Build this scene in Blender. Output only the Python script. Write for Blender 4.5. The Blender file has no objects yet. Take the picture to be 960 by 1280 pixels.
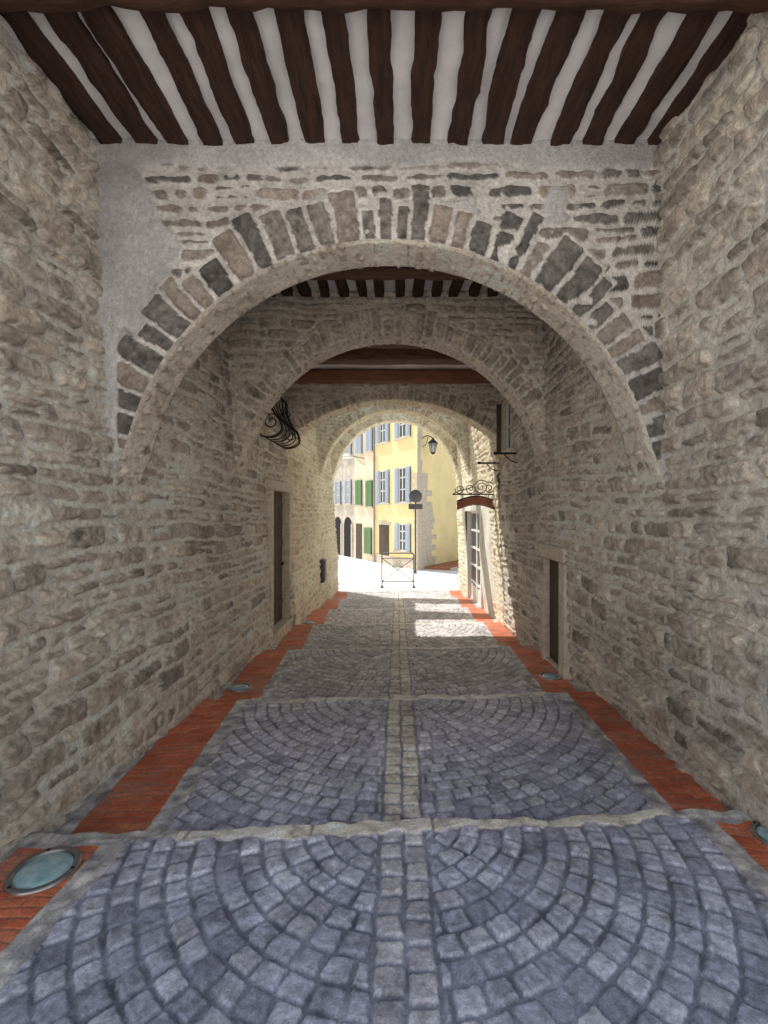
import bpy, math, numpy as np, random
from mathutils import Vector, Matrix
random.seed(5)
scene=bpy.context.scene
scene.view_settings.view_transform='Standard'
scene.view_settings.look='None'
scene.view_settings.exposure=0

# ------------------------------------------------------------ noise
def hsh(ix,iy,seed):
    ix=np.asarray(ix).astype(np.int64); iy=np.asarray(iy).astype(np.int64)
    h=(ix*374761393+iy*668265263+int(seed)*974711)&0xffffffff
    h=((h^(h>>13))*1274126177)&0xffffffff
    h=h^(h>>16)
    return (h&0xffffff)/float(0xffffff)
def vn(x,y,seed=0):
    ix=np.floor(x); iy=np.floor(y); fx=x-ix; fy=y-iy
    fx=fx*fx*(3-2*fx); fy=fy*fy*(3-2*fy)
    a=hsh(ix,iy,seed); b=hsh(ix+1,iy,seed); c=hsh(ix,iy+1,seed); d=hsh(ix+1,iy+1,seed)
    return 2*((a*(1-fx)+b*fx)*(1-fy)+(c*(1-fx)+d*fx)*fy)-1
def fbm(x,y,seed=0,o=4):
    s=0;a=.55
    for i in range(o):
        s=s+a*vn(x*2**i+i*7.3,y*2**i-i*3.1,seed+i*13); a*=.5
    return s
def sst(a,b,x):
    t=np.clip((x-a)/(b-a),0,1); return t*t*(3-2*t)
def rdist(du,dv,r=.03):
    a=np.maximum(r-du,0); b=np.maximum(r-dv,0)
    return np.where((du<r)|(dv<r), r-np.sqrt(a*a+b*b), np.minimum(du,dv))
def rampnp(r,stops):
    ps=[s[0] for s in stops]
    return np.stack([np.interp(r,ps,[s[1][c] for s in stops]) for c in range(3)],-1)
def lerp(a,b,t): return a*(1-t[...,None])+b*t[...,None]

def rubble(u,v,seed,ch=(.085,.19),sw=(.12,.42),warp=.04,split=.3):
    rs=np.random.RandomState(seed)
    u2=u+warp*fbm(u*4,v*4,seed+1)
    v2=v+warp*.9*fbm(u*2.6,v*3.5,seed+2)+.07*vn(u*.5,v*.5,seed+3)
    lo,hi=v2.min()-.3,v2.max()+.3
    e=[lo]
    while e[-1]<hi: e.append(e[-1]+rs.uniform(*ch))
    e=np.array(e); ci=np.clip(np.searchsorted(e,v2)-1,0,len(e)-2)
    ulo,uhi=u2.min()-.5,u2.max()+.5
    D=np.zeros_like(u); r1=np.zeros_like(u); r2=np.zeros_like(u); lu=np.zeros_like(u); lv=np.zeros_like(u)
    for c in np.unique(ci):
        m=ci==c
        x=u2[m]; y=v2[m]
        ed=[ulo-rs.uniform(0,.3)]
        while ed[-1]<uhi: ed.append(ed[-1]+rs.uniform(sw[0],sw[1]))
        ed=np.array(ed)
        x=x+(y-e[c])*.35*vn(x*2.3,x*0+c,seed+55)
        k=np.clip(np.searchsorted(ed,x)-1,0,len(ed)-2)
        h=hsh(k,np.full_like(k,c),seed+9)
        y0=np.full_like(x,e[c]); y1=np.full_like(x,e[c+1])
        sub=(hsh(k,np.full_like(k,c),seed+21)<split)&((e[c+1]-e[c])>ch[0]*1.35)
        mid=y0+(y1-y0)*(.3+.4*h)
        up=sub&(y>mid)
        y0=np.where(up,mid,y0); y1=np.where(sub&~up,mid,y1)
        g=.016*hsh(k*2+up,np.full_like(k,c),seed+23)
        du=np.minimum(x-ed[k],ed[k+1]-x)-g*.6; dv=np.minimum(y-y0,y1-y)-g*.7
        D[m]=rdist(du,dv,.045)
        kk=k*2+up
        r1[m]=hsh(kk,np.full_like(k,c),seed+31); r2[m]=hsh(kk,np.full_like(k,c),seed+41)
        lu[m]=(x-(ed[k]+ed[k+1])/2); lv[m]=(y-(y0+y1)/2)
    return D,r1,r2,lu,lv

def stone_relief(u,v,seed,pat,mort=.012,depth=.04,gap=.010,rough=.014):
    D,r1,r2,lu,lv=pat
    hs=sst(gap,gap+.018,D+.013*fbm(u*18,v*18,seed+50,3))*(.5+.5*r2)*depth
    hs=hs+((r1-.5)*lu*.12+(r2-.5)*lv*.26)*(hs>0)
    hs=hs+rough*fbm(u*13,v*15,seed+60,4)*sst(0,.02,D)
    hs=hs-.035*sst(.42,.75,fbm(u*5,v*6,seed+70,3))
    hm=mort*(1+.9*vn(u*1.3,v*1.3,seed+80))+.006*fbm(u*19,v*19,seed+81,3)
    h=np.maximum(hs,hm)
    mask=np.clip((hs-hm)/.004,0,1)
    return h,mask,r1,r2

WALLST=[(0,(.36,.31,.27)),(.2,(.54,.47,.40)),(.45,(.72,.63,.53)),(.7,(.50,.45,.41)),(.85,(.78,.69,.58)),(1,(.84,.77,.68))]
ARCHST=[(0,(.15,.135,.13)),(.4,(.26,.235,.22)),(.7,(.36,.325,.30)),(1,(.21,.195,.19))]
INTRST=[(0,(.44,.37,.31)),(.5,(.70,.61,.51)),(1,(.57,.50,.43))]
LITST=[(0,(.60,.49,.34)),(.5,(.87,.77,.58)),(1,(.76,.65,.48))]  # far-end stone, paler and yellower: light from the exit put into the colour
PAL={'wall':(WALLST,(.84,.78,.71),(.8,.74,.65)),'arch':(ARCHST,(.70,.66,.64),(.60,.575,.58)),
     'intr':(INTRST,(.80,.72,.63),(.76,.7,.6)),'end':(LITST,(.87,.80,.63),(.88,.85,.77))}
def stonecol(u,v,r1,r2,mk,p,pal,seed):
    st,mo,pl=PAL[pal]
    b=rampnp(r1,st)
    n1=fbm(u*7,v*7,seed+301,3); n2=fbm(u*30,v*30,seed+302,2)
    b=b*(1+.42*n1+.6*n2)[...,None]
    b=lerp(b,np.array((.56,.38,.26)),.26*r2*(r1>.5))
    m=np.array(mo)*(1+.22*fbm(u*4,v*4,seed+303,3)+.3*n2)[...,None]
    c=lerp(m,b,mk)
    q=np.array(pl)*(1+.38*fbm(u*2.2,v*2.2,seed+304,5)+.14*n2)[...,None]
    c=lerp(c,q,p)
    c=c*(1+.24*fbm(u*.7,v*.7,seed+305,3))[...,None]
    return np.clip(c,.02,.9)

# ------------------------------------------------------------ mesh helpers
def link(o,parent=None):
    scene.collection.objects.link(o)
    if parent: o.parent=parent
    return o
def empty(name,loc=(0,0,0)):
    e=bpy.data.objects.new(name,None); e.location=loc; e.empty_display_size=.2
    scene.collection.objects.link(e); return e
def grid_mesh(name,P,col,mat,keep=None,parent=None,flip=False):
    n,m=P.shape[:2]
    idx=np.arange(n*m).reshape(n,m)
    q=np.stack([idx[:-1,:-1],idx[1:,:-1],idx[1:,1:],idx[:-1,1:]],-1).reshape(-1,4)
    if flip: q=q[:,::-1]
    if keep is not None: q=q[keep.reshape(-1)]
    me=bpy.data.meshes.new(name)
    me.vertices.add(n*m); me.vertices.foreach_set('co',P.reshape(-1).astype(np.float32))
    me.loops.add(q.size); me.loops.foreach_set('vertex_index',q.reshape(-1).astype(np.int32))
    me.polygons.add(len(q)); me.polygons.foreach_set('loop_start',(np.arange(len(q))*4).astype(np.int32))
    me.polygons.foreach_set('loop_total',np.full(len(q),4,np.int32))
    me.polygons.foreach_set('use_smooth',np.ones(len(q),bool))
    me.update(calc_edges=True)
    if col is not None:
        at=me.color_attributes.new('A','FLOAT_COLOR','POINT')
        at.data.foreach_set('color',np.concatenate([col,np.ones((n,m,1))],-1).reshape(-1).astype(np.float32))
    me.materials.append(mat)
    return link(bpy.data.objects.new(name,me),parent)
def pydata(name,vs,fs,mat,parent=None,smooth=False,bevel=0):
    me=bpy.data.meshes.new(name); me.from_pydata(vs,[],fs); me.update()
    if smooth:
        for p in me.polygons: p.use_smooth=True
    me.materials.append(mat)
    o=link(bpy.data.objects.new(name,me),parent)
    if bevel:
        b=o.modifiers.new('bev','BEVEL'); b.width=bevel; b.segments=2
    return o
def box(name,x0,x1,y0,y1,z0,z1,mat,parent=None,bevel=0,frame=None):
    vs=[(x,y,z) for x in(x0,x1) for y in(y0,y1) for z in(z0,z1)]
    if frame: vs=[tuple(frame@Vector(v)) for v in vs]
    fs=[(0,1,3,2),(4,6,7,5),(0,4,5,1),(2,3,7,6),(0,2,6,4),(1,5,7,3)]
    return pydata(name,vs,fs,mat,parent,bevel=bevel)
def prism(name,pts,z0,z1,mat,parent=None):
    n=len(pts); vs=[(p[0],p[1],z0) for p in pts]+[(p[0],p[1],z1) for p in pts]
    fs=[(i,(i+1)%n,n+(i+1)%n,n+i) for i in range(n)]+[tuple(range(n))[::-1],tuple(range(n,2*n))]
    return pydata(name,vs,fs,mat,parent)
def tube(name,pts,r,mat,parent=None,cyc=False):
    cu=bpy.data.curves.new(name,'CURVE'); cu.dimensions='3D'; cu.bevel_depth=r; cu.bevel_resolution=2; cu.use_fill_caps=True
    s=cu.splines.new('POLY'); s.points.add(len(pts)-1)
    for i,p in enumerate(pts): s.points[i].co=(*p,1)
    s.use_cyclic_u=cyc
    cu.materials.append(mat)
    return link(bpy.data.objects.new(name,cu),parent)
def lathe(name,prof,mat,parent=None,center=(0,0,0),n=32,frame=None):
    vs=[];fs=[]
    for r,z in prof:
        for i in range(n):
            a=2*math.pi*i/n; v=Vector((r*math.cos(a),r*math.sin(a),z))
            if frame: v=frame@v
            vs.append(tuple(v+Vector(center)))
    for j in range(len(prof)-1):
        for i in range(n): fs.append((j*n+i,j*n+(i+1)%n,(j+1)*n+(i+1)%n,(j+1)*n+i))
    fs.append(tuple(range((len(prof)-1)*n,len(prof)*n)))
    return pydata(name,vs,fs,mat,parent,smooth=True)

# ------------------------------------------------------------ materials
class NT:
    def __init__(s,name):
        s.m=bpy.data.materials.new(name); s.m.use_nodes=True; s.t=s.m.node_tree; s.b=s.t.nodes['Principled BSDF']
        s.geo=None
    def n(s,t,**k):
        x=s.t.nodes.new(t)
        for a,b in k.items(): setattr(x,a,b)
        return x
    def l(s,a,b): s.t.links.new(a,b)
    def noise(s,sc,det=3,rough=.6,scale=(1,1,1)):
        if not s.geo: s.geo=s.n('ShaderNodeNewGeometry')
        v=s.geo.outputs['Position']
        if scale!=(1,1,1):
            mp=s.n('ShaderNodeMapping'); mp.inputs['Scale'].default_value=scale; s.l(v,mp.inputs['Vector']); v=mp.outputs[0]
        x=s.n('ShaderNodeTexNoise'); x.inputs['Scale'].default_value=sc; x.inputs['Detail'].default_value=det; x.inputs['Roughness'].default_value=rough
        s.l(v,x.inputs['Vector']); return x.outputs['Fac']
    def ramp(s,fac,stops):
        r=s.n('ShaderNodeValToRGB')
        while len(r.color_ramp.elements)<len(stops): r.color_ramp.elements.new(.5)
        for e,(p,c) in zip(r.color_ramp.elements,stops):
            e.position=p; e.color=(*c,1)
        s.l(fac,r.inputs[0]); return r.outputs[0]
    def mix(s,f,a,b,mode='MIX'):
        x=s.n('ShaderNodeMix',data_type='RGBA',blend_type=mode)
        for i,v in ((0,f),(6,a),(7,b)):
            if hasattr(v,'links'): s.l(v,x.inputs[i])
            else: x.inputs[i].default_value=v if i==0 else (*v,1)
        return x.outputs[2]
    def gray(s,fac,lo,hi): return s.ramp(fac,[(.25,(lo,)*3),(.75,(hi,)*3)])
    def bump(s,h,st=.4,dist=.01):
        b=s.n('ShaderNodeBump'); b.inputs['Strength'].default_value=st; b.inputs['Distance'].default_value=dist
        s.l(h,b.inputs['Height']); s.l(b.outputs[0],s.b.inputs['Normal'])
    def col(s,c,rough=.9,spec=.2):
        s.l(c,s.b.inputs['Base Color']); s.b.inputs['Roughness'].default_value=rough; s.b.inputs['Specular IOR Level'].default_value=spec
def baked(name,sc,lo,hi,rough,spec,bs,bd):
    t=NT(name); a=t.n('ShaderNodeAttribute',attribute_name='A').outputs['Color']
    n=t.noise(sc,4,.8)
    t.col(t.mix(1,a,t.gray(n,lo,hi),'MULTIPLY'),rough,spec); t.bump(n,bs,bd); return t.m
M_stone=baked('weathered_limestone',40,.64,1.34,.92,.12,1.0,.026)
M_floor=baked('cobble_and_brick_paving',85,.55,1.4,.58,.4,.8,.010)

def simple(name,c,rough=.8,var=.2,sc=8,metal=0,spec=.3,bump=.2):
    t=NT(name); n=t.noise(sc,5,.7); t.col(t.mix(1,c,t.gray(n,1-var,1+var),'MULTIPLY'),rough,spec); t.b.inputs['Metallic'].default_value=metal
    if bump: t.bump(n,bump,.01)
    return t.m
def wood(name,a,b,scale):
    t=NT(name); n=t.noise(4,6,.75,scale); t.col(t.ramp(n,[(.3,a),(.72,b)]),.75,.3); t.bump(n,.9,.025); return t.m
M_joist=wood('dark_joist_wood',(.016,.008,.006),(.11,.05,.034),(8,.9,8))
M_beam=wood('cross_beam_wood',(.035,.017,.011),(.20,.09,.052),(.9,8,8))
M_beamred=wood('reddish_beam_wood',(.11,.042,.026),(.32,.14,.08),(.9,8,8))
M_plaster=simple('ceiling_plaster',(.80,.77,.77),.95,.14,4,bump=.5)
M_iron=simple('black_wrought_iron',(.022,.022,.024),.5,.2,20,metal=.3)
M_sand=simple('dressed_stone',(.60,.53,.44),.9,.35,10,bump=.8)
M_doorwood=wood('dark_weathered_door_wood',(.05,.038,.028),(.15,.115,.085),(6,6,.6))
M_white=simple('white_paint',(.80,.79,.75),.5,.06,6,bump=.05)
M_dark=simple('dark_interior',(.02,.02,.022),.9,.1,5,bump=0)
M_yellow=simple('yellow_render',(.92,.75,.40),.95,.12,1.2,bump=.3)
M_beige=simple('beige_render',(.84,.70,.53),.95,.14,1.2,bump=.3)
M_whiter=simple('lime_white_render',(.88,.87,.85),.95,.02,1.2,bump=.3)
M_greyb=simple('grey_stone_render',(.58,.52,.45),.95,.35,3,bump=.5)
M_blue=simple('blue_grey_shutter_paint',(.42,.49,.60),.6,.1,9,bump=.1)
M_green=simple('green_shutter_paint',(.16,.28,.13),.6,.15,9,bump=.1)
M_street=simple('pale_street_paving',(.84,.82,.78),.9,.05,3,bump=.3)
M_tile=simple('terracotta_roof',(.45,.2,.1),.9,.3,9,bump=.6)
M_signback=simple('grey_sign_metal',(.10,.10,.11),.45,.1,9,metal=.5)
M_steel=simple('galvanised_steel',(.36,.36,.37),.35,.15,15,metal=.9)
M_redboard=simple('faded_red_sign_board',(.30,.12,.08),.7,.35,7)
tg=NT('window_glass'); tg.b.inputs['Base Color'].default_value=(.05,.07,.09,1); tg.b.inputs['Roughness'].default_value=.08; M_glass=tg.m
tg=NT('lamp_cover_glass')
c=tg.ramp(tg.noise(14,5,.6),[(.3,(.16,.36,.42)),(.7,(.48,.66,.70))]); tg.col(c,.12,.6); tg.b.inputs['Coat Weight'].default_value=.6; M_lamp=tg.m
M_mass=simple('building_mass_render',(.80,.76,.70),.95,.1,2)

# ------------------------------------------------------------ geometry of passage
def xL(z): return -2.03-.22*(z+.2)/4.5
def xR(z): return 2.08-.16*(z+.2)/4.5
def seq(segs):
    out=[]
    for a,b,d in segs: out.append(np.arange(a,b,d))
    out.append(np.array([segs[-1][1]])); return np.concatenate(out)
def wall(name,side,holes,plast,seed,pal,segs,dz=.013,mort=.012,depth=.058,ztop=5.0,ch=(.09,.20),sw=(.13,.46)):
    ys=seq(segs); zs=np.arange(-1.3,ztop,dz)
    Y,Z=np.meshgrid(ys,zs,indexing='ij')
    h,mk,r1,r2=stone_relief(Y,Z,seed,rubble(Y,Z,seed,ch=ch,sw=sw,warp=.05,split=.32),mort=mort,depth=depth)
    p=plast(Y,Z) if plast else np.zeros_like(Y)
    h=h*(1-p)+p*(.035+.004*fbm(Y*4,Z*4,5)); mk=mk*(1-p)
    h=h+.05*fbm(Y*.7,Z*.7,seed+90,2)
    X=(xL(Z)+h) if side<0 else (xR(Z)-h)
    P=np.stack([X,Y,Z],-1)
    yc=(ys[:-1]+ys[1:])/2; zc=(zs[:-1]+zs[1:])/2
    YC,ZC=np.meshgrid(yc,zc,indexing='ij'); keep=np.ones_like(YC,bool)
    for a,b,c,d in holes: keep&=~((YC>a)&(YC<b)&(ZC>c)&(ZC<d))
    return grid_mesh(name,P,stonecol(Y,Z,r1,r2,mk,p,pal,seed),M_stone,keep,None,flip=side>0)
LD=(7.55,8.7,-.40,1.96)
RN=(5.75,6.40,-.46,.98)
RG=(11.3,13.5,-.95,1.62)
RW=(7.85,8.5,2.68,3.58)
def plR(Y,Z):
    n=.25*fbm(Y*2,Z*2,33)
    return sst(0,.08,np.minimum(np.minimum(Y-10.05,13.9-Y),1.85-Z)+n*.4)
wall('rubble_stone_wall',-1,[LD],None,11,'wall',[(1.75,4.2,.011),(4.2,9.0,.02)],dz=.012)
wall('rubble_stone_wall',1,[RN,RW],None,23,'wall',[(1.75,4.2,.011),(4.2,9.0,.02)],dz=.012)
wall('lit_tone_stone_wall',-1,[],None,35,'end',[(9.0,15.6,.04)],dz=.025,mort=.014,depth=.045,ztop=4.16)  # stone coloured as if lit from the exit
wall('lit_tone_stone_wall',1,[RG],plR,47,'end',[(9.0,15.6,.04)],dz=.025,mort=.014,depth=.045)

def arch(name,y0,th,xl,xr,zc,crown,ztop,seed,pf,pi,r=None,V=.30,cols=560,rows=150,plast=None,mort=.02,vw=(.085,.17),flare=.09,top=False):
    E=empty(name)
    cx=(xl+xr)/2
    if r: a=b=r; zc=crown-r; tm=math.acos(min(1,((xr-xl)/2+.06)/r)); flare=0
    else: a=(xr-xl)/2; b=crown-zc; tm=0
    th_=np.linspace(tm,math.pi-tm,cols)
    fl_=flare*(1-sst(0,.26,np.minimum(th_,math.pi-th_)))
    ix=cx+(a+fl_)*np.cos(th_); iz=zc+b*np.sin(th_)
    dx=ix-cx; dz=iz-zc
    W=(xr-xl)/2+.35; H=ztop-zc
    k=np.minimum(W/np.maximum(np.abs(dx),1e-6),H/np.maximum(np.abs(dz),1e-6)); k=np.maximum(k,1.0)
    tt=np.linspace(0,1,rows)**1.15
    KK=1+(k[:,None]-1)*tt[None,:]
    X=cx+dx[:,None]*KK; Z=zc+dz[:,None]*KK
    R=(a+b)/2
    TH=np.broadcast_to(th_[:,None],X.shape)
    rr=(KK-1)*R
    rs=np.random.RandomState(seed)
    e=[-.2]
    while e[-1]<math.pi*R+.3: e.append(e[-1]+rs.uniform(*vw))
    e=np.array(e); S=TH*R
    Sw=S+.022*fbm(S*5,rr*5,seed+4)
    kk=np.clip(np.searchsorted(e,Sw)-1,0,len(e)-2)
    L=V*(.65+.7*hsh(kk,kk*0,seed+5))
    du=np.minimum(Sw-e[kk],e[kk+1]-Sw)*(1+rr/R)
    Dv=rdist(du,np.minimum(rr+.02,L-rr),.03)
    inV=rr<L
    Dr,r1,r2,lu,lv=rubble(X,Z,seed+7,ch=(.08,.16),sw=(.12,.42),warp=.05)
    Dr=np.minimum(Dr,np.where(inV,0,rr-L))
    D=np.where(inV,Dv,Dr)
    r1=np.where(inV,hsh(kk,kk*0,seed+15)*.7,r1); r2=np.where(inV,.35+.65*hsh(kk,kk*0,seed+16),r2)
    lu=np.where(inV,0,lu); lv=np.where(inV,0,lv)
    h,mk,r1,r2=stone_relief(X,Z,seed,(D,r1,r2,lu,lv),mort=mort,depth=.045)
    p=plast(X,Z,rr,inV) if plast else np.zeros_like(X)
    h=np.maximum(h*(1-p),p*(.035+.014*fbm(X*3,Z*3,seed))); mk=mk*(1-p)
    h=h*sst(-.005,.02,rr)
    C=stonecol(X,Z,r1,r2,mk,p,pf,seed)
    grid_mesh('face',np.stack([X,y0-h,Z],-1),C,M_stone,parent=E)
    grid_mesh('rear_face',np.stack([X,y0+th+h,Z],-1)[:, ::3],C[:, ::3],M_stone,parent=E,flip=True)
    ny=max(12,int(th/.012)); yy=np.linspace(0,th,ny)
    TH2,YY=np.meshgrid(th_,yy,indexing='ij'); S2=TH2*R
    h2,mk2,q1,q2=stone_relief(YY,S2,seed+3,rubble(YY+3,S2,seed+3,ch=(.05,.12),sw=(.1,.3),warp=.03),mort=.010,depth=.030,rough=.018)
    edge=np.minimum(YY,th-YY); h2=h2*sst(0,.03,edge)
    X2=cx+(a+fl_[:,None]-h2)*np.cos(TH2); Z2=zc+(b-h2)*np.sin(TH2)
    grid_mesh('soffit',np.stack([X2,y0+YY,Z2],-1),stonecol(YY,S2,q1,q2,mk2,q1*0,pi,seed+3),M_stone,parent=E,flip=True)
    if top: box('capping',xl-.4,xr+.4,y0-.05,y0+th+.05,ztop-.02,ztop+.1,M_sand,E,.01)
    return E
def pA1(X,Z,rr,inV):
    n=fbm(X*1.6,Z*1.6,71,4)
    p=sst(-.03,.03,Z-4.16+n*.10)
    left=sst(.0,.12,(-X-1.75)+n*1.1-.25)*np.where(inV,.0,1)
    side=sst(0,.05,np.maximum(-X-2.06,X-1.94)+n*.08)
    mid=sst(.36,.46,n)*np.where(inV,0,1)
    return np.clip(np.maximum(np.maximum(p,left),np.maximum(side,mid)),0,1)
arch('stone_arch',3.45,.38,-2.07,1.93,1.66,3.63,4.42,101,'arch','intr',V=.34,plast=pA1,mort=.012,vw=(.10,.19))
arch('stone_arch',6.05,.38,-2.09,1.95,1.90,3.93,4.52,131,'intr','intr',V=.27,cols=420,rows=90,mort=.011)
arch('stone_arch',8.8,.45,-2.12,1.97,0,3.73,4.30,161,'intr','end',r=3.1,V=.25,cols=300,rows=60,mort=.012)
arch('stone_arch',12.6,.35,-2.08,1.97,2.3,4.38,4.80,191,'end','end',V=.22,cols=260,rows=50,mort=.014,top=True)
arch('stone_arch',15.2,.4,-2.08,1.97,2.5,4.60,5.02,221,'end','end',V=.22,cols=260,rows=50,mort=.014,top=True)

# ------------------------------------------------------------ ceilings
def hewn(name,p0,p1,w,h,mat,parent,seed,amp=.012,n=26):
    p0=Vector(p0);p1=Vector(p1); d=(p1-p0); L=d.length; d/=L
    up=Vector((0,0,1)); sd=d.cross(up)
    m=16; ring=[]
    for i in range(m):
        a=2*math.pi*i/m; c,s=math.cos(a),math.sin(a)
        f=1/max(abs(c),abs(s)); f=1+(f-1)*.9
        ring.append((c*f*w/2,s*f*h/2))
    T=np.linspace(0,L,n+1); P=np.zeros((n+1,m+1,3))
    for j in range(m+1):
        a,b=ring[j%m]
        nn=amp*fbm(T*6,np.full_like(T,(j%m)*.45),seed,4); sc=1+nn/(w/2)
        wob=.012*vn(T*2.2,T*0,seed+77)
        for c in range(3): P[:,j,c]=p0[c]+d[c]*T+sd[c]*(a*sc+wob)+up[c]*(b*sc)
    return grid_mesh(name,P,None,mat,parent=parent)
def plaster_sheet(name,y0,y1,z,parent,sd):
    ys=np.arange(y0,y1+.01,.03); xs=np.arange(-2.35,2.2,.03)
    X,Y=np.meshgrid(xs,ys,indexing='ij')
    grid_mesh(name,np.stack([X,Y,z+.016*fbm(X*3,Y*3,sd)],-1),None,M_plaster,parent=parent)
C1=empty('timber_joist_ceiling')
plaster_sheet('plaster',2.2,3.55,4.345,C1,1)
N=17
for i in range(N):
    x=-2.12+i*(4.06/(N-1))+random.uniform(-.02,.02)
    hewn('joist_%d'%(i+1),(x+random.uniform(-.03,.03),2.1,4.372),(x,3.46,4.372),random.uniform(.125,.17),.13,M_joist,C1,300+i,.022,46)
hewn('cross_beam',(-2.3,2.23,4.33),(2.15,2.23,4.33),.36,.28,M_beam,C1,350,.02,60)
C2=empty('timber_joist_ceiling')
plaster_sheet('plaster',3.7,6.15,4.48,C2,2)
N=18
for i in range(N):
    x=-2.14+i*(4.08/(N-1))+random.uniform(-.015,.015)
    hewn('joist_%d'%(i+1),(x,3.8,4.47),(x,6.07,4.47),random.uniform(.11,.14),.14,M_joist,C2,400+i)
hewn('cross_beam',(-2.3,5.1,4.33),(2.15,5.1,4.33),.26,.24,M_beam,C2,450,.015,60)
C3=empty('timber_beam_ceiling')
plaster_sheet('plaster',6.3,8.95,4.17,C3,3)
hewn('beam_1',(-2.3,6.6,4.06),(2.15,6.6,4.06),.22,.2,M_beam,C3,460,.012,60)
hewn('beam_2',(-2.3,7.3,4.06),(2.15,7.3,4.06),.30,.2,M_beam,C3,461,.012,60)
hewn('beam_3',(-2.3,8.4,4.05),(2.15,8.4,4.05),.22,.2,M_beamred,C3,462,.012,60)

# ------------------------------------------------------------ passage house (unseen masses block light; far bays left unroofed to let daylight in)
E=empty('passage_house')
box('mass_left',-4,-2.75,2.0,9.2,-1.2,5.01,M_mass,E)
box('mass_left_low',-4,-2.75,9.2,15.3,-1.2,4.1,M_mass,E)  # unseen, kept low so the sun reaches the floor
box('mass_right',2.75,9,2.0,15.3,-1.2,5.01,M_mass,E)
box('unseen_roof_slab',-4,9,2.05,10.7,5.02,5.14,M_mass,E)  # unseen slab, its far edge set to place the sun patch
box('light_block_above_arch',-2.75,2.75,8.86,9.2,4.22,5.01,M_mass,E)  # unseen filler added to stop light leaking in over the arch
box('coping_left',-2.80,-2.16,9.23,15.62,4.13,4.22,M_sand,E); box('coping_right',1.98,2.80,10.72,15.62,4.97,5.08,M_sand,E)
box('front_lintel',-2.75,2.75,2.06,2.42,4.46,5.015,M_mass,E)
box('front_pier_left',-2.75,-2.11,1.78,1.99,-.3,5.0,M_mass,E); box('front_pier_right',2.06,2.75,1.78,1.99,-.3,5.0,M_mass,E)
box('rear_pier_left',-4,-2.27,15.31,15.66,-1.2,4.12,M_mass,E); box('rear_pier_right',2.2,9,15.31,15.66,-1.2,4.96,M_mass,E)

# ------------------------------------------------------------ floor
nos=np.array([-3.9,-1.7,.48,2.68,4.86,7.08,9.2,11.3,13.4,15.5,17.7])
yl=seq([(-1.0,1.2,.03),(1.2,2.9,.0064),(2.9,5.0,.010),(5.0,9.3,.02),(9.3,15.5,.045)])
extra=[]
for n_ in nos:
    if -1<n_<15.5: extra+= [n_-.004,n_+.008,n_-.02,n_+.02,n_-.03]
yl=np.unique(np.concatenate([yl,extra])); xs=np.arange(-2.32,2.32,.0068)
X,YL=np.meshgrid(xs,yl,indexing='ij')
wob=.028*vn(X*2.5,YL*0,900)+.016*vn(X*11,YL*0,901)
Y=YL+.05*X+wob
k=np.searchsorted(nos,YL)-1
s0=nos[k]; s1=nos[k+1]; fr=(YL-s0)/(s1-s0)
Zb=(-.067*s0-.07)*(1-fr)+(-.067*s1)*fr
x0=.03; w=.112
Xw=X+.014*fbm(X*7,Y*7,905,2); Yw=Y+.014*fbm(X*7,Y*7,906,2)
dx=Xw-x0; dy=Yw-(s1+.0)
r=np.hypot(dx,dy)/w
ring=np.floor(r); frr=r-ring; rm=(ring+.5)*w
nn=np.maximum(4,np.round(2*np.pi*rm/.125))
ce=((np.arctan2(dy,dx)/(2*np.pi)+1+hsh(ring,k,910))*nn)%nn
ca=np.floor(ce); fa=ce-ca
D=rdist(np.minimum(fa,1-fa)*2*np.pi*rm/nn,np.minimum(frr,1-frr)*w,.02)
q1=hsh(ring*97+k*1311,ca,911); q2=hsh(ring*97+k*1311,ca,912)
ins=np.abs(Xw-x0)<.125
cu=(Xw-x0+.125)/.125; cv=Yw/.118+ .25*np.floor(cu)
Ds=rdist(np.minimum(cu%1,1-cu%1)*.125,np.minimum(cv%1,1-cv%1)*.118,.02)
D=np.where(ins,Ds,np.minimum(D,np.abs(np.abs(Xw-x0)-.125)))
q1=np.where(ins,hsh(np.floor(cu)+50,np.floor(cv),913),q1); q2=np.where(ins,hsh(np.floor(cu)+50,np.floor(cv),914),q2)
hs=sst(.003,.014,D+.006*fbm(X*40,Y*40,920,2)-.004*q1)*.018*(.6+.7*q2)+.005*fbm(X*28,Y*28,921,3)
hm=.004+.005*fbm(X*6,Y*6,922,3)
H=np.maximum(hs,hm); MK=np.clip((hs-hm)/.005,0,1)
H=H+.012*fbm(X*1.3,Y*1.3,923,3)
warm_light=sst(2.3,6.5,YL)  # paints the shift from blue skylight at the mouth to warm light inside
strip=np.where(ins,np.where(YL>2.68,.9,.25),.5*warm_light)
f=np.clip(fr,0,1)
inL=np.where(YL<2.68,-1.57,-1.45-.18*f); inR=np.where(YL<2.68,1.80,1.70+.10*f)
inL=np.where(YL>4.86,inL-.02,inL); inR=np.where(YL>4.86,1.62+.1*f,inR)
inB=np.where(X<0,inL-X,X-inR)+.006*vn(X*3,Y*9,924)
wB=np.where(X<0,.42,.37)
gap=np.where((YL<2.68)&(YL>.48),.14,.02)
brick=(inB>0)&(inB<wB)&((s1-YL)>gap)&((YL-s0)>.01)
side=(inB>-.13+.02*vn(X*3,Y*6,925))&~brick
bu=inB/.21; bv=YL/.058; bu2=bu+.5*(np.floor(bv)%2)
Db=np.minimum(np.minimum(bu2%1,1-bu2%1)*.21,np.minimum(bv%1,1-bv%1)*.058)
hb=sst(.0,.006,Db)*.007+.001*fbm(X*30,Y*30,930)
H=np.where(brick,.006+hb,H); MK=np.where(brick,sst(.001,.006,Db),MK)
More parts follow.
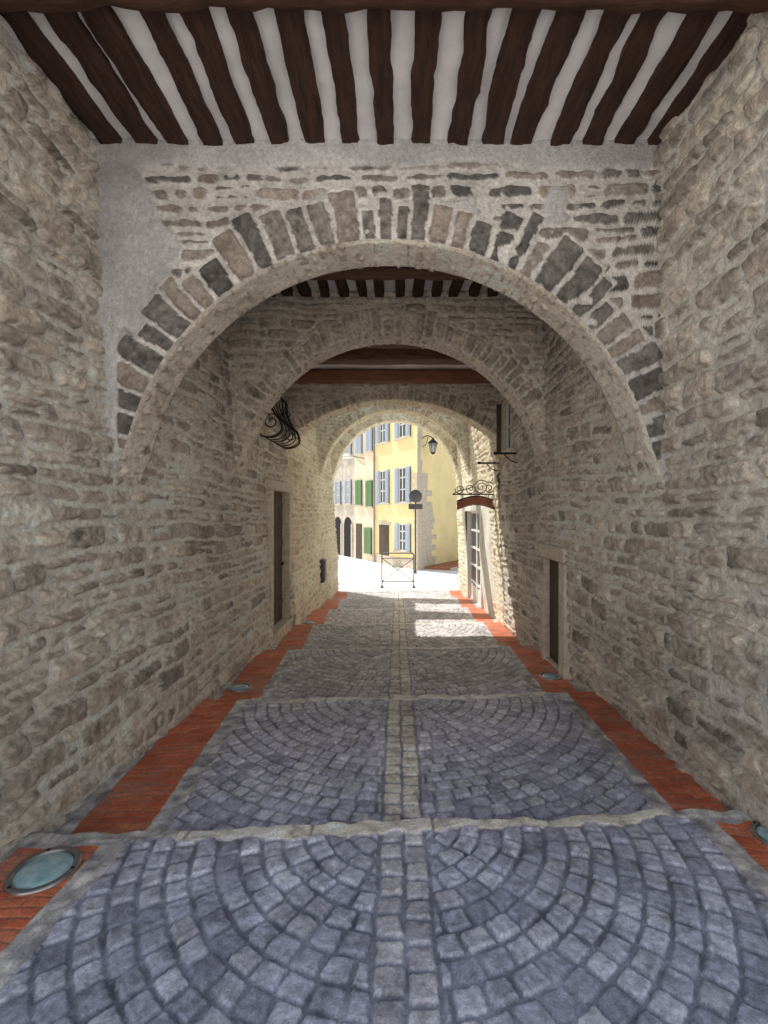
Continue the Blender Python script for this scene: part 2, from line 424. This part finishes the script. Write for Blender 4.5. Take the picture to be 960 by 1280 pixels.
qb=hsh(np.floor(bu2)+500,np.floor(bv),931)
hc=.010+.012*fbm(X*12,Y*12,940,4)
H=np.where(side,hc,H)
wN=.11+.04*vn(X*1.7,s1,950)+.022*vn(X*12,s1,951)
nose=((s1-YL)<wN)&(~brick)
jx=(X*1.0+hsh(k,k,955)*3)/.72+.15*vn(X*1,s1,956); Dn=np.minimum(jx%1,1-jx%1)*.72
hn=.016+.018*fbm(X*9,Y*9,952,4)-.014*(1-sst(.003,.012,Dn))-.02*(1-sst(0,.035,s1-YL))
H=np.where(nose,hn,H)
A=np.array
cob=rampnp(q1,[(0,(.30,.305,.41)),(.3,(.44,.45,.585)),(.65,(.56,.57,.70)),(.85,(.48,.48,.57)),(1,(.37,.38,.50))])  # blue tint of the skylight is put into the near cobbles
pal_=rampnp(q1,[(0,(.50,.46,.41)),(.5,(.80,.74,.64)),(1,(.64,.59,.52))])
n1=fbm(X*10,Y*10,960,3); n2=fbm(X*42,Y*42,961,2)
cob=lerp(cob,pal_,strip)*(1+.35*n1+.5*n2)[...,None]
jo=lerp(A((.29,.30,.38))+0*cob,A((.33,.31,.28)),warm_light)*(1+.8*n1)[...,None]
c=lerp(jo,cob,MK)
bc=rampnp(qb,[(0,(.52,.12,.06)),(.5,(.70,.18,.085)),(1,(.62,.22,.12))])*(1+.3*n1+.25*n2)[...,None]
bc=lerp(A((.36,.21,.16))+0*bc,bc,MK)
dirt=sst(.05,.5,fbm(X*3,Y*3,965,4)); bc=lerp(bc,A((.44,.31,.27)),.45*dirt)
c=np.where(brick[...,None],bc,c)
rough_=fbm(X*14,Y*14,966,5)
c2=rampnp(.5+rough_*.8,[(0,(.22,.22,.25)),(.5,(.48,.47,.49)),(1,(.82,.80,.77))])
c3=rampnp(.5+rough_*.8,[(0,(.46,.43,.40)),(.4,(.78,.73,.66)),(1,(.9,.87,.82))])
c=np.where(side[...,None],c2,c)
nz=np.where(((X<-1.2)|(X>1.55)),.3,1.0)*sst(.0,.012,Dn)
c=np.where(nose[...,None],lerp(c2,c3,nz),c)
c=c*(1+.30*fbm(X*1.1,Y*1.1,967,4))[...,None]
grid_mesh('cobblestone_stepped_path',np.stack([X,Y,Zb+H],-1),np.clip(c,.02,.88),M_floor)

gd=empty('ground')
pydata('street_ground',[(-400,15.45,-1.046),(400,15.45,-1.046),(400,600,-1.046),(-400,600,-1.046)],[(0,1,2,3)],M_street,gd)
pydata('terrain',[(-400,-400,-1.3),(400,-400,-1.3),(400,600,-1.3),(-400,600,-1.3)],[(0,1,2,3)],M_street,gd)
box('square_paving',-30,30,-9,-1.0,-1.28,.07,M_street,gd)  # unseen ground kept pale to bounce sun into the passage
box('square_side_left',-30,-2.30,-1.0,1.98,-1.28,.02,M_street,gd); box('square_side_right',2.30,30,-1.0,1.98,-1.28,.02,M_street,gd)
pydata('bounce_ramp',[(-12,-1.6,.075),(12,-1.6,.075),(12,-8.2,4.4),(-12,-8.2,4.4)],[(0,1,2,3)],M_street,gd)  # unseen pale slope added behind the camera as a sun reflector
hb_=empty('bounce_house')  # unseen white house added behind the camera to bounce light in
box('walls',-14,14,-16,-8,.07,9.5,M_whiter,hb_); box('roof',-14.3,14.3,-16,-7.8,9.5,9.7,M_tile,hb_)
for i in range(-3,4):
    box('window',i*3.6-.5,i*3.6+.5,-8.0,-7.97,6,7.4,M_glass,hb_); box('sill',i*3.6-.6,i*3.6+.6,-8,-7.9,5.9,6,M_white,hb_)

def glight(x,y,rad):
    E=empty('recessed_ground_light')
    kk=np.searchsorted(nos,y-.05*x)-1; a,b=nos[kk],nos[kk+1]; f=((y-.05*x)-a)/(b-a)
    z=(-.067*a-.07)*(1-f)+(-.067*b)*f
    lathe('steel_ring',[(rad,-.02),(rad,.020),(rad*.97,.028),(rad*.84,.028),(rad*.80,.020),(rad*.80,.0),(0.001,.0)],M_steel,E,(x,y,z))
    lathe('glass',[(rad*.80,.012),(rad*.74,.024),(rad*.6,.031),(rad*.3,.036),(rad*.05,.037)],M_lamp,E,(x,y,z))
    for i in range(3):
        a=i*2.094; lathe('screw_%d'%i,[(.008,.028),(.008,.031),(.001,.031)],M_iron,E,(x+rad*.9*math.cos(a),y+rad*.9*math.sin(a),z),n=8)
glight(-1.73,2.27,.155); glight(2.06,2.50,.13); glight(-1.80,5.28,.13); glight(1.86,5.65,.13); glight(-1.82,9.6,.12)

# ------------------------------------------------------------ openings
E=empty('wooden_side_door')
a,b,c,d=LD; x=xL(1.0)
box('jamb_near',x-.45,x+.075,a-.13,a+.01,-.55,d,M_sand,E,.012); box('jamb_far',x-.45,x+.075,b-.01,b+.13,-.6,d,M_sand,E,.012)
box('lintel',x-.45,x+.078,a-.15,b+.15,d,d+.17,M_sand,E,.015); box('threshold',x-.45,x+.10,a-.05,b+.05,-.62,c,M_sand,E,.015)
box('leaf',x-.14,x-.09,a+.012,b-.012,c,d,M_doorwood,E)
for i in range(7):
    yy=a+.02+i*(b-a-.04)/7; box('board_%d'%i,x-.09,x-.072,yy+.008,yy+(b-a-.04)/7-.008,c+.01,d-.01,M_doorwood,E,.003)
for z in (c+.3,1.0,d-.3): box('rail',x-.072,x-.055,a+.03,b-.03,z,z+.10,M_doorwood,E,.004)
lathe('knob',[(.03,0),(.035,.02),(.02,.04),(.001,.045)],M_iron,E,(x-.05,b-.15,.65),n=12,frame=Matrix.Rotation(math.radians(90),3,'Y'))
E=empty('low_stone_niche'); a,b,c,d=RN; x=xR(.3)
box('jamb_near',x-.075,x+.45,a-.20,a,-.5,d,M_sand,E,.02); box('jamb_far',x-.05,x+.45,b,b+.14,-.5,d,M_sand,E,.02)
box('lintel',x-.085,x+.45,a-.2,b+.12,d,d+.19,M_sand,E,.02); box('sill',x-.02,x+.45,a,b,-.55,-.40,M_sand,E,.01)
box('door_leaf',x+.04,x+.08,a+.01,b-.01,-.40,d,M_doorwood,E); 
for i in range(4):
    yy=a+.02+i*(b-a-.04)/4; box('board_%d'%i,x+.025,x+.04,yy+.006,yy+(b-a-.04)/4-.006,-.38,d-.01,M_doorwood,E,.003)
E=empty('glazed_shop_door'); a,b,c,d=RG; x=xR(.5)
box('reveal_near',x-.03,x+.3,a-.06,a+.04,-.95,d,M_white,E,.006); box('reveal_far',x-.03,x+.3,b-.04,b+.06,-1.0,d,M_white,E,.006)
box('head',x-.04,x+.3,a-.06,b+.06,d,d+.1,M_white,E,.006)
box('glass',x+.10,x+.11,a+.04,b-.04,-.98,d,M_glass,E)
box('dark_room',x+.25,x+.3,a,b,-1,d,M_dark,E)
mid=(a+b)/2
for y in (a+.04,mid-.07,mid+.003,b-.10): box('stile',x+.06,x+.12,y,y+.065,-.92,d,M_white,E,.004)
for z in (-.88,-.38,.1,.58,1.06,d-.06): box('rail',x+.065,x+.115,a+.04,b-.04,z,z+.055,M_white,E,.004)
box('kick_panel',x+.075,x+.105,a+.1,b-.1,-.88,-.45,M_white,E)
box('threshold',x-.06,x+.3,a-.05,b+.05,-1.02,-.89,M_sand,E,.01)
E=empty('small_shuttered_window'); a,b,c,d=RW; x=xR(3.1)
box('frame_near',x-.045,x+.25,a-.05,a,c-.05,d+.05,M_sand,E,.008); box('frame_far',x-.045,x+.25,b,b+.07,c-.05,d+.05,M_sand,E,.008)
box('frame_top',x-.05,x+.25,a-.05,b+.07,d,d+.07,M_sand,E,.008); box('sill',x-.10,x+.25,a-.1,b+.1,c-.08,c,M_sand,E,.008)
box('glass',x+.06,x+.07,a,b,c,d,M_glass,E)
for yy in (a,(a+b)/2-.02,b-.04): box('sash',x+.03,x+.06,yy,yy+.04,c,d,M_white,E)
for zz in (c,(c+d)/2-.02,d-.04): box('sash_rail',x+.032,x+.058,a,b,zz,zz+.04,M_white,E)
box('shutter',x-.14,x-.06,b+.02,b+.06,c,d,M_doorwood,E,.004)
E=empty('iron_wall_bracket')
for yy in (7.6,9.1):
    tube('arm',[(1.98,yy,2.56),(1.60,yy,2.56)],.018,M_iron,E)
    tube('brace',[(1.97,yy,2.40),(1.85,yy,2.44),(1.75,yy,2.54)],.010,M_iron,E)
    lathe('tip',[(.001,-.03),(.03,-.02),(.03,.02),(.001,.03)],M_iron,E,(1.60,yy,2.56),n=10)
E=empty('meter_box'); x=xL(0); box('body',x,x+.12,12.1,12.45,-.25,.35,M_signback,E,.01); box('lid',x+.12,x+.135,12.12,12.43,-.22,.32,M_iron,E,.004)

def spiral(cx,cy,r0,turns,n=40,start=0,sgn=1):
    return [(cx+r0*(1-.85*i/n)*math.cos(start+sgn*turns*2*math.pi*i/n),cy+r0*(1-.85*i/n)*math.sin(start+sgn*turns*2*math.pi*i/n)) for i in range(n+1)]
def smooth(p):
    for _ in range(2):
        q=[p[0]]
        for a_,b_ in zip(p[:-1],p[1:]):
            q.append(tuple(.75*u+.25*v for u,v in zip(a_,b_))); q.append(tuple(.25*u+.75*v for u,v in zip(a_,b_)))
        q.append(p[-1]); p=q
    return p
E=empty('wrought_iron_window_grille'); X0=xL(3.2)+.04
prof=[(.0,3.66),(.10,3.64),(.10,3.5),(.12,3.35),(.20,3.18),(.34,3.0),(.34,2.86),(.2,2.78),(.05,2.78),(0,2.82)]
ps=smooth(prof)
for i in range(6):
    yy=7.35+i*.23; tube('bar_%d'%i,[(X0+u,yy,v) for u,v in ps],.010,M_iron,E)
for u,v in ((.10,3.62),(.33,2.94),(.11,3.40)): tube('rail',[(X0+u,7.3,v),(X0+u,8.6,v)],.012,M_iron,E)
for yy in (7.28,8.62):
    tube('scroll',[(X0+.18+a_,yy,3.02+b_) for a_,b_ in spiral(0,0,.14,1.6)],.010,M_iron,E)
    tube('scroll',[(X0+.10+a_,yy,3.42+b_) for a_,b_ in spiral(0,0,.09,1.5,start=2)],.009,M_iron,E)
    tube('bar_end',[(X0+u,yy,v) for u,v in ps],.014,M_iron,E)

E=empty('wrought_iron_hanging_sign'); yy=9.7
def arcx(zo,n=16,sag=.10): return [(1.24+.80*i/n, zo+sag*math.sin(math.pi*i/n)) for i in range(n+1)]
top=arcx(1.82); bot=arcx(1.66)
vs=[];fs=[]
for (xa,za),(xb,zb) in zip(top,bot):
    vs+= [(xa,yy-.02,za),(xb,yy-.02,zb),(xa,yy+.02,za),(xb,yy+.02,zb)]
for i in range(len(top)-1):
    o=i*4; fs+=[(o,o+1,o+5,o+4),(o+2,o+6,o+7,o+3),(o,o+4,o+6,o+2),(o+1,o+3,o+7,o+5)]
fs+=[(0,2,3,1),(len(vs)-4,len(vs)-3,len(vs)-1,len(vs)-2)]
pydata('board',vs,fs,M_redboard,E)
tube('trim_top',[(a_,yy-.005,b_+.012) for a_,b_ in top],.012,M_iron,E)
tube('trim_bottom',[(a_,yy-.005,b_-.01) for a_,b_ in bot],.008,M_iron,E)
tube('arm',[(1.15,yy,1.97),(2.05,yy,1.97)],.014,M_iron,E)
for xx in (1.35,1.9): tube('hanger',[(xx,yy,1.97),(xx,yy,1.86)],.008,M_iron,E)
for cx_,r_,sg,stt in ((1.30,.10,1,3.1),(1.52,.11,-1,0),(1.75,.14,1,3.1),(1.92,.12,-1,1.5)):
    tube('scroll',[(cx_+a_,yy,2.08+(r_-.1)+b_) for a_,b_ in spiral(0,0,r_,1.7,start=stt,sgn=sg)],.009,M_iron,E)
tube('sweep',smooth([(2.02,yy,2.40),(1.95,yy,2.18),(1.72,yy,2.30),(1.55,yy,2.10),(1.3,yy,2.05),(1.16,yy,1.98)]),.010,M_iron,E)

# ------------------------------------------------------------ street beyond
G=-1.046
E=empty('pedestrian_barrier'); yb=16.3
L_,R_=-.55,.57
fr_=[(L_,yb,G),(L_,yb,G+1.14),(L_+.05,yb,G+1.2),(R_-.05,yb,G+1.2),(R_,yb,G+1.14),(R_,yb,G)]
tube('frame',fr_,.022,M_signback,E); tube('lower_rail',[(L_,yb,G+.2),(R_,yb,G+.2)],.016,M_signback,E)
tube('upper_rail',[(L_,yb,G+1.02),(R_,yb,G+1.02)],.013,M_signback,E)
tube('cross_a',[(L_,yb,G+.2),(R_,yb,G+1.02)],.013,M_signback,E); tube('cross_b',[(L_,yb+.02,G+1.02),(R_,yb+.02,G+.2)],.013,M_signback,E)
for xx in (L_,R_): box('foot',xx-.05,xx+.05,yb-.2,yb+.2,G,G+.025,M_signback,E)
E=empty('traffic_sign'); xs_,ys_=.77,20.0
tube('pole',[(xs_,ys_,G),(xs_,ys_,2.5)],.035,M_signback,E)
Fm=Matrix.Rotation(math.radians(90),3,'X')
lathe('round_plate',[(.001,-.012),(.27,-.012),(.28,0),(.27,.012),(.001,.012)],M_signback,E,(xs_,ys_-.05,2.28),frame=Fm)
box('rectangular_plate',xs_-.30,xs_+.30,ys_-.06,ys_-.04,1.72,1.95,M_signback,E,.01)
tube('bracket_a',[(xs_-.1,ys_-.04,2.28),(xs_+.1,ys_-.04,2.28)],.02,M_steel,E); tube('base_collar',[(xs_,ys_,G),(xs_,ys_,G+.12)],.06,M_signback,E)

C=Vector((.9,21,0)); U=Vector((-.51,.86,0)).normalized(); Rr=Vector((.55,.84,0)).normalized()
nU=Vector((-U.y,U.x,0)); nU=nU if nU.y<0 else -nU
nR=Vector((Rr.y,-Rr.x,0))
def frm(o,u,nrm): return Matrix(((u.x,nrm.x,0,o.x),(u.y,nrm.y,0,o.y),(0,0,1,0),(0,0,0,1)))
FU=frm(C,U,nU); FR=frm(C,Rr,nR)
def fbox(name,s0,s1,z0,z1,d0,d1,mat,par,F,bevel=0): return box(name,s0,s1,d0,d1,z0,z1,mat,par,bevel,F)
def window(par,F,s0,s1,z0,z1,mat,closed=False,i=0):
    w=(s1-s0); sw=w*(.5 if closed else .27)
    fbox('window_glass_%d'%i,s0,s1,z0,z1,.0,.012,M_glass,par,F)
    a,b=s0+sw,s1-sw
    if not closed:
        for s in (a,(a+b)/2-.03,b-.06): fbox('frame',s,s+.06,z0,z1,.012,.04,M_white,par,F)
        for z in (z0,z0+(z1-z0)*.36,z0+(z1-z0)*.7,z1-.05): fbox('bar',a,b,z,z+.045,.014,.036,M_white,par,F)
    fbox('sill',s0-.05,s1+.05,z0-.09,z0,.0,.12,M_sand,par,F)
    for s in (s0,s1-sw):
        fbox('shutter',s,s+sw,z0,z1,.045,.08,mat,par,F)
        n=int((z1-z0)/.11)
        for j in range(n):
            z=z0+.05+j*(z1-z0-.08)/n; fbox('louver',s+.04,s+sw-.04,z,z+.06,.08,.10,mat,par,F)
def foot(s0,s1,depth):
    a=C+U*s0; b=C+U*s1
    return [tuple(a)[:2],tuple(b)[:2],tuple(b-nU*depth)[:2],tuple(a-nU*depth)[:2]]
E=empty('yellow_house')
A0=C; A1=C+U*4.15; A2=C+U*4.15+Rr*9; A3=C+Rr*9
prism('walls',[tuple(p)[:2] for p in (A0,A1,A2,A3)],G,9.2,M_yellow,E)
prism('roof_eave',[tuple(p)[:2] for p in (A0+(nU+nR)*.3,A1+nU*.3,A2,A3+nR*.3)],9.2,9.4,M_tile,E)
i=0
for z0,z1 in ((2.05,3.72),(5.15,6.8),(-.25,1.05)):
    for s0,s1 in ((.55,1.95),(2.55,3.85)):
        if z0<0 and s0>2: continue
        i+=1; window(E,FU,s0,s1,z0,z1,M_blue,i=i)
fbox('door',2.6,3.6,G,.95,0,.03,M_doorwood,E,FU); fbox('door_surround',2.45,3.75,.95,1.12,.0,.06,M_sand,E,FU)
fbox('plinth',0,4.15,G,G+.45,0,.04,M_sand,E,FU)
window(E,FR,5.2,6.4,2.0,3.7,M_blue,i=9)
tube('downpipe',[tuple(FU@Vector((4.05,.08,z))) for z in (G,9.1)],.05,M_steel,E)
rs=np.random.RandomState(3); z=G
while z<3.1:
    h=rs.uniform(.2,.34); s=0
    lim=rs.uniform(.7,1.5)*(1.2-.18*max(z,0))
    first=True
    while s<lim:
        w_=rs.uniform(.3,.6); fbox('quoin',s+(.0 if first else .012),s+w_,z+.01,z+h,-.02,rs.uniform(.012,.03),M_sand,E,FR,.012); s+=w_; first=False
    fbox('quoin',.0,rs.uniform(.15,.4),z+.01,z+h,-.02,.02,M_sand,E,FU,.012); z+=h
while z<9: 
    h=.3; fbox('quoin',.0,rs.uniform(.2,.45),z+.01,z+h,-.02,.012,M_sand,E,FR,.01); z+=h
E=empty('wall_lantern')
def FRp(s,d,z): return tuple(FR@Vector((s,d,z)))
tube('arm',smooth([FRp(.45,0,5.0),FRp(.45,.25,5.12),FRp(.45,.5,5.0),FRp(.45,.55,4.92)]),.022,M_iron,E)
tube('brace',smooth([FRp(.45,0,4.6),FRp(.45,.2,4.68),FRp(.45,.3,5.05)]),.015,M_iron,E)
lc=FRp(.45,.55,4.3)
lathe('body_glass',[(.10,0),(.19,.42)],simple('lantern_glass',(.5,.5,.45),.2,.1,5,bump=0),E,lc,n=6)
lathe('roof',[(.24,.42),(.22,.45),(.09,.58),(.05,.60),(.05,.66),(.001,.68)],M_iron,E,lc,n=6); lathe('base',[(.03,-.08),(.11,-.02),(.11,.01)],M_iron,E,lc,n=6)
for i in range(6):
    a=i*math.pi/3; tube('rib',[(lc[0]+.10*math.cos(a),lc[1]+.10*math.sin(a),lc[2]),(lc[0]+.195*math.cos(a),lc[1]+.195*math.sin(a),lc[2]+.42)],.012,M_iron,E)
E=empty('beige_house'); prism('walls',foot(4.152,6.6,8),G,8.6,M_beige,E); prism('roof',foot(4.16,6.6,8.2),8.6,8.8,M_tile,E)
window(E,FU,4.35,5.1,1.9,3.3,M_green,True,1); window(E,FU,5.6,6.4,2.0,3.4,M_green,True,2); window(E,FU,4.45,5.3,-.65,.75,M_green,True,3)
window(E,FU,4.35,5.1,4.9,6.3,M_blue,True,4); window(E,FU,5.6,6.4,4.9,6.3,M_blue,True,5)
fbox('door',5.65,6.4,G,.95,0,.03,M_doorwood,E,FU)
E=empty('grey_stone_house'); prism('walls',foot(6.602,16,8),G,8.9,M_greyb,E)
for i,s in enumerate((7.0,8.5,10.2,12)):
    window(E,FU,s,s+.9,2.1,3.5,M_blue,False,i); window(E,FU,s,s+.9,5.0,6.4,M_blue,False,i+5)
    fbox('shop_opening',s,s+1.0,G,.9,0,.03,M_dark,E,FU)
    vs=[tuple(FU@Vector((s+.5+.5*math.cos(j*math.pi/12),.03,.9+.4*math.sin(j*math.pi/12)))) for j in range(13)]
    pydata('opening_arch',vs,[tuple(range(13))],M_dark,E)
    fbox('jamb_a',s-.15,s,G,.9,0,.06,M_sand,E,FU); fbox('jamb_b',s+1,s+1.15,G,.9,0,.06,M_sand,E,FU)
E=empty('street_lamp')
b0=FU@Vector((5.35,0,4.55)); b1=FU@Vector((5.35,1.1,4.7))
tube('arm',[tuple(b0),tuple(b1)],.03,M_steel,E); tube('brace',[tuple(FU@Vector((5.35,0,4.2))),tuple(FU@Vector((5.35,.6,4.6)))],.02,M_steel,E)
lathe('disc_shade',[(.001,-.06),(.3,-.05),(.5,0),(.4,.06),(.15,.12),(.05,.2),(.001,.2)],M_white,E,(b1.x,b1.y,b1.z-.15))
E=empty('pavement')
fl=lambda s,d:tuple(FR@Vector((s,d,0)))[:2]
prism('terracotta_paving',[fl(.6,.04),fl(9,.04),fl(9,1.3),fl(.8,1.3)],G,G+.12,simple('terracotta_paving',(.42,.17,.10),.85,.25,7),E)
prism('kerb',[fl(.7,1.3),fl(9,1.3),fl(9,1.45),fl(.7,1.45)],G,G+.124,M_sand,E)

# ------------------------------------------------------------ light
el=math.radians(55); hx,hy=-.74,.67; l=math.hypot(hx,hy); hx/=l; hy/=l
S=Vector((hx*math.cos(el),hy*math.cos(el),math.sin(el)))
sd=bpy.data.lights.new('sun','SUN'); sd.energy=5; sd.angle=math.radians(.5); sd.color=(1,.95,.86)
so=bpy.data.objects.new('sun',sd); so.rotation_euler=S.to_track_quat('Z','Y').to_euler(); so.location=(0,0,20); link(so)
w_=bpy.data.worlds.new('World'); scene.world=w_; w_.use_nodes=True; nt=w_.node_tree
sk=nt.nodes.new('ShaderNodeTexSky'); sk.sky_type='NISHITA'; sk.sun_disc=False; sk.sun_elevation=el; sk.sun_rotation=math.atan2(hx,hy)%(2*math.pi)
sk.air_density=2.0; sk.dust_density=3.0
bg=nt.nodes['Background']; bg.inputs['Strength'].default_value=.15; nt.links.new(sk.outputs[0],bg.inputs[0])

cd=bpy.data.cameras.new('camera'); cd.lens=580/1280*36; cd.sensor_width=36; cd.shift_x=-17/1280; cd.clip_start=.05; cd.clip_end=2000
co=bpy.data.objects.new('camera',cd); co.location=(0,0,1.6); co.rotation_euler=(math.radians(90),0,0); link(co); scene.camera=co
